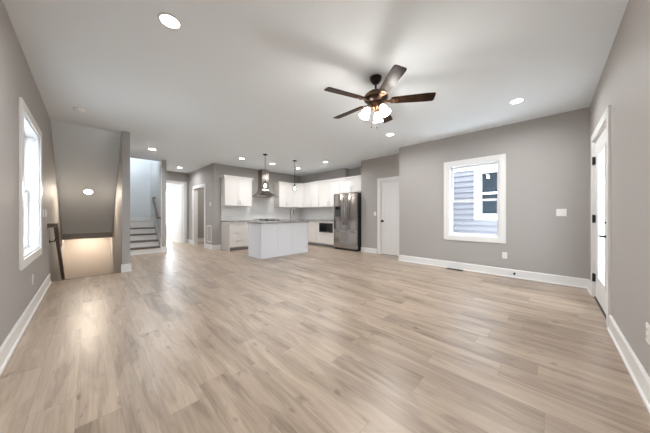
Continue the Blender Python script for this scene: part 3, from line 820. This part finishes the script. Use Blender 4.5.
shade_angles = (140, 260, 20)
for sa in shade_angles:
    a = R(sa); d = Vector((math.cos(a), math.sin(a), 0)); ax = (d * .50 + Vector((0, 0, -1))).normalized()
    p = Vector((FX, FY, FZ - .060)) + d * .045
    mb = MB(); mb.tube([p, p + d * .03 + Vector((0, 0, -.002)), p + d * .045 + Vector((0, 0, -.018))], .010, 10)
    q = p + d * .045 + Vector((0, 0, -.018))
    mb.lathe([(0, -.006), (.020, -.004), (.024, .012), (0, .012)], q, ax, 20); build('lamp_arm', mb, COPPER, fan)
    mb = MB(); mb.lathe([(.022, .008), (.034, .024), (.045, .055), (.049, .085), (.056, .112), (.062, .120), (.059, .121), (.046, .088), (.041, .055), (.030, .026), (.018, .010)], q, ax, 28, True)
    mb.lathe([(0, .080), (.020, .076), (.026, .060), (.020, .040), (.012, .022), (0, .020)], q, ax, 16)
    build('lamp_shade', mb, FROST, fan)
    lo = q + ax * .135
    lamp('POINT', 'fan_lamp', lo, FANW, (1, .965, .92), .05)
for dx, dy, ln in ((-.010, .050, .195), (.025, .0, .205)):
    mb = MB(); top = Vector((FX + dx, FY + dy, FZ - .080)); mb.tube([top, top - Vector((0, 0, ln))], .0013, 6)
    mb.lathe([(0, 0), (.006, -.004), (.008, -.016), (.005, -.026), (0, -.028)], top - Vector((0, 0, ln)), seg=12); build('pull_chain', mb, BLACK, fan)

# ------------------------------------------------------------------ pendants
def pendant(x, y, label):
    r = thing('pendant_light', (x, y, H), label, 'pendant light', 'glass pendants over the island')
    mb = MB(); mb.lathe([(0, 0), (.062, 0), (.062, -.012), (.045, -.022), (.008, -.028), (0, -.028)], (x, y, H)); build('canopy', mb, BLACK, r)
    zb = 1.93
    mb = MB(); mb.tube([(x, y, H - .02), (x, y, zb + .09)], .006, 8); build('rod', mb, BLACK, r)
    mb = MB(); mb.lathe([(0, .095), (.018, .09), (.024, .07), (.024, .04), (.050, .036), (.050, .028), (0, .028)], (x, y, zb)); build('socket', mb, BLACK, r)
    mb = MB(); mb.lathe([(.047, .030), (.052, .0), (.055, -.04), (.055, -.10), (.0525, -.10), (.0525, -.04), (.0495, 0), (.045, .030)], (x, y, zb), close=True); build('glass_shade', mb, PGLASS, r)
    mb = MB(); mb.lathe([(0, .028), (.013, .02), (.016, 0), (.030, -.035), (.034, -.055), (.026, -.078), (0, -.09)], (x, y, zb)); build('bulb', mb, BULB, r)
    lamp('POINT', 'pendant_lamp', (x, y, zb - .16), 1.8, (1, .92, .80), .04)
pendant(3.33, 5.50, 'clear glass pendant hanging in front of the range hood')
pendant(4.33, 5.49, 'clear glass pendant hanging right of the range hood')

# ------------------------------------------------------------------ recessed lights
def downlight_parts(r, c, n=(0, 0, -1)):
    mb = MB(); mb.lathe([(.068, .0), (.070, .008), (.082, .006), (.085, .0)], c, n, 36, False); build('trim_ring', mb, PLATE, r)
    mb = MB(); mb.lathe([(0, .006), (.068, .006), (.068, .0), (0, .0)], c, n, 32); build('diffuser', mb, LED, r)
first = None
spots = [((.477, 2.279), 'large bright recessed ceiling light alone at the top left, away from the fan', .85),
         ((4.27, .335), 'recessed ceiling light right of the fan, near the window wall', .72),
         ((4.26, 2.31), 'recessed ceiling light just below the fan, before the closet', .85),
         ((1.10, 7.05), 'recessed ceiling light in front of the short staircase', 1),
         ((2.20, 9.15), 'recessed ceiling light at the end of the hall', .6),
         ((3.10, 6.38), 'recessed ceiling light left of the range hood, above the wall cabinet', .5),
         ((4.10, 6.34), 'recessed ceiling light between the two pendants', .7),
         ((5.13, 6.32), 'recessed ceiling light just right of the right-hand pendant', .7),
         ((5.09, 4.94), 'recessed ceiling light in front of the refrigerator', 1)]
for (x, y), lab, k in spots:
    r = thing('recessed_light', (x, y, H), lab, 'ceiling light', 'round recessed ceiling lights')
    downlight_parts(r, (x, y, H))
    lamp('AREA', 'recessed_lamp', (x, y, H - .012), LAMPW * k, (.965, .985, 1), .11, (0, 0, -1), 165)
# the same grid continues over the camera's corner
lamp('AREA', 'recessed_lamp', (.477, .335, H - .012), LAMPW, (.965, .985, 1), .11, (0, 0, -1), 165)
sn = Vector((0, -(2.11), -(2.53))).normalized()
yy = 7.44; c = Vector((0, yy, zs(yy)))
r = thing('recessed_light', c, 'warm recessed light in the sloped ceiling over the stairwell', 'ceiling light', 'round recessed ceiling lights')
downlight_parts(r, c, sn)
lamp('AREA', 'recessed_lamp', c + sn * .012, 10, (1, .86, .70), .11, sn)
r = thing('recessed_light', (0, 8.86, .63), 'recessed light low over the foot of the lower stairs', 'ceiling light')
downlight_parts(r, (0, 8.86, .63)); lamp('AREA', 'recessed_lamp', (0, 8.86, .615), 9, (1, .86, .72), .11, (0, 0, -1))

lamp('AREA', 'upstairs_fill', (.9, 8.2, 5.25), 22, (1, .98, .95), .3, (0, 0, -1))  # unseen fill light, added to brighten the landing
lamp('AREA', 'bedroom_fill', (2.0, 11.7, H - .03), 60, (1, .97, .93), .3, (0, 0, -1))  # added light without a fixture, brightens the far room
lamp('AREA', 'side_room_fill', (3.7, 9.0, H - .03), 16, (1, .96, .9), .3, (0, 0, -1))  # fill added out of view because the side room came out dark
# smoke detector
mb = MB(); mb.lathe([(0, 0), (.062, 0), (.066, -.010), (.060, -.028), (.030, -.036), (0, -.037)], (-.10, 5.18, H)); tag(build('smoke_detector', mb, PLATE), 'round white smoke detector on the ceiling above the stairwell', 'smoke detector')

# ------------------------------------------------------------------ plates, grille, register
def plate(name, M, a, z, w, h, label, cat, kind, n=1):
    wp = M @ Vector((a, 0, z)); r = thing(name, wp, label, cat)
    mb = MB(M); mb.box(a - w / 2, a + w / 2, .0, .006, z - h / 2, z + h / 2, .002); build('cover_plate', mb, PLATE, r)
    for k in range(n):
        x = a + (k - (n - 1) / 2) * .046
        if kind == 'switch':
            mb = MB(M); mb.box(x - .016, x + .016, .006, .010, z - .033, z + .033, .0015); build('rocker', mb, PLATE, r)
        elif kind == 'outlet':
            for s in (-1, 1):
                mb = MB(M); mb.box(x - .016, x + .016, .006, .009, z + s * .020 - .014, z + s * .020 + .014, .003); q = build('socket', mb, PLATE, r)
                mb = MB(M)
                for t_ in (-.006, .006): mb.box(x + t_ - .001, x + t_ + .001, .009, .0095, z + s * .020 - .004, z + s * .020 + .006)
                build('slot', mb, SLOT, q)
    return r
ML = ff('x', XL, 1, 0, 0, 0, 0); MW = ff('x', XW, -1, 0, 0, 0, 0); MC = ff('x', XC, -1, 0, 0, 0, 0); MR = ff('y', YR, 1, 0, 0, 0, 0); MH = ff('x', 2.75, -1, 0, 0, 0, 0)
plate('light_switch', ML, 5.20, 1.135, .115, .115, 'white double switch on the left wall, nearer the window', 'light switch', 'switch', 2)
plate('light_switch', ML, 5.47, 1.135, .115, .115, 'white double switch on the left wall, nearer the handrail', 'light switch', 'switch', 2)
plate('electrical_outlet', ML, 4.30, .36, .072, .115, 'white outlet low on the left wall below the window', 'outlet', 'outlet')
plate('light_switch', MW, -.135, 1.15, .115, .115, 'white double switch between the window and the glazed door', 'light switch', 'switch', 2)
plate('electrical_outlet', MW, .585, .375, .072, .115, 'white outlet low on the wall under the right edge of the window', 'outlet', 'outlet')
plate('light_switch', MC, 3.60, 1.14, .072, .115, 'single white switch left of the closet door', 'light switch', 'switch')
plate('electrical_outlet', MR, 2.36, .40, .072, .115, 'white outlet at the right edge of the photo', 'outlet', 'outlet')
plate('thermostat', MH, 7.86, 1.46, .085, .115, 'small white thermostat on the hall wall above the return grille', 'thermostat', 'none', 0)
gr = thing('return_air_grille', (2.75, 7.93, .2), 'white slotted return air grille low on the hall wall', 'air vent')
mb = MB(MH); a0, a1, z0, z1 = 7.74, 8.15, .215, .765
for b in ((a0, a0 + .035, z0, z1), (a1 - .035, a1, z0, z1), (a0 + .035, a1 - .035, z0, z0 + .035), (a0 + .035, a1 - .035, z1 - .035, z1)): mb.box(b[0], b[1], 0, .012, b[2], b[3], .002)
build('frame', mb, PLATE, gr)
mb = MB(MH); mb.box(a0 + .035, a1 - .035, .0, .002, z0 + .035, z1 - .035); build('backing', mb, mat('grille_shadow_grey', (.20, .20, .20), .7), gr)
mb = MB(MH)
for k in range(26):
    z = z0 + .04 + k * .0183; mb.box(a0 + .035, a1 - .035, .002, .009, z, z + .008)
build('slats', mb, GRILL, gr)
rg2 = thing('floor_register', (5.19, 1.38, 0), 'dark bronze floor register below the window', 'floor vent')
mb = MB()
for b in ((5.135, 5.15, 1.23, 1.53), (5.235, 5.25, 1.23, 1.53), (5.15, 5.235, 1.23, 1.245), (5.15, 5.235, 1.515, 1.53)): mb.box(*b, 0.0, .006)
build('frame', mb, BRONZE, rg2)
mb = MB(); mb.box(5.15, 5.235, 1.245, 1.515, .0, .002)
for k in range(13): mb.box(5.15, 5.235, 1.255 + k * .02, 1.263 + k * .02, .002, .005)
build('louvers', mb, BLACK, rg2)
mb = MB(); mb.lathe([(0, 0), (.016, 0), (.016, .006), (.008, .01), (.008, .05), (.014, .052), (.014, .066), (0, .068)], (XW - .016, .445, .075), (-1, 0, 0), 16)
tag(build('door_stop', mb, BLACK), 'small black door stop on the baseboard under the outlet', 'door stop')

# ------------------------------------------------------------------ outside
mb = MB(); mb.box(-30, -.8, -30, 40, -.6, -.35); mb.box(-.8, 40, -30, -.8, -.6, -.35); mb.box(7.2, 40, -.8, 40, -.6, -.35); struct('ground', mb, GROUND)
def clapboard(mb, plane, n, a0, a1, z0, z1, step, holes=()):
    k = 0; z = z0
    while z < z1:
        zt = min(z + step, z1)
        segs = [(a0, a1)]
        for h0, h1, hz0, hz1 in holes:
            if z < hz1 and zt > hz0:
                segs = [s for q in segs for s in (((q[0], h0), (h1, q[1])) if q[0] < h0 and q[1] > h1 else (q,))]
        for s in segs: mb.prism([(plane, z), (plane + n * .034, z), (plane + n * .003, zt), (plane, zt)], 1, s[0], s[1])
        z = zt
nh = thing('neighbour_house', (8.1, 1.5, -.35), 'grey-blue clapboard house seen through the right window', 'house')
mb = MB(); mb.box(8.0, 8.25, -4, 8, 3.2, 5.6); build('upper_wall_blocker', mb, SIDE, nh)  # unseen top storey, added to cut sky light in the alley
NW = (.55, 1.46, 1.10, 2.36)
mb = MB(); wall_with_hole(mb, 'x', 8.0, 8.25, -4, 8, -.35, 3.2, *NW); clapboard(mb, 8.0, -1, -4, 8, -.35, 2.42, .165, [NW]); build('siding', mb, SIDE, nh)
mb = MB(); mb.box(7.955, 8.0, -4, 8, 2.44, 3.2); build('frieze_board', mb, VINYL, nh)
mb = MB(); mb.prism([(7.45, 5.6), (7.45, 5.7), (10.5, 7), (13.5, 5.7), (13.5, 5.6)], 1, -4.2, 8.2); build('roof', mb, mat('charcoal_shingle', (.08, .08, .085), .9), nh)  # eave overhang added to narrow the sky over the alley
mb = MB(); Mn = ff('x', 8.0, -1, 0, 0, 0, 0)
wf = casing(Mn, NW[0], NW[1], NW[2], NW[3], .14, .035, True, -.02)
for b in ((NW[0], NW[0] + .04), (NW[1] - .04, NW[1])): wf.box(b[0], b[1], -.08, -.02, NW[2], NW[3])
wf.box(NW[0], NW[1], -.08, -.02, NW[2], NW[2] + .04); wf.box(NW[0], NW[1], -.08, -.02, NW[3] - .04, NW[3]); wf.box(NW[0], NW[1], -.08, -.02, 1.70, 1.76)
wfo = build('window_frame', wf, VINYL, nh)
mb = MB(Mn); mb.box(NW[0] + .04, NW[1] - .04, -.07, -.06, NW[2] + .04, NW[3] - .04); build('pane', mb, NGLASS, wfo)
mb = MB(); mb.box(XW + .05, XW + .2, YR - .2, 2.6, H + .3, 5.4); mb.box(XW + .05, XW + .75, YR - .6, 2.6, 5.4, 5.5); struct('wall_sky_blocker', mb, SIDEW)  # unseen upper storey and eave, added to dim the alley outside the window
nh = thing('neighbour_house', (-5.2, 9, -.35), 'white clapboard house washed out beyond the left window', 'house')
mb = MB(); mb.box(-5.6, -5.2, -2, 30, -.35, 6); clapboard(mb, -5.2, 1, -2, 30, -.35, 6, .165); build('siding', mb, SIDEW, nh)
mb = MB(); mb.prism([(-4.8, 6.0), (-4.8, 6.12), (-8.5, 8), (-12, 6.12), (-12, 6.0)], 1, -2.3, 30.3); build('roof', mb, bpy.data.materials['charcoal_shingle'], nh)
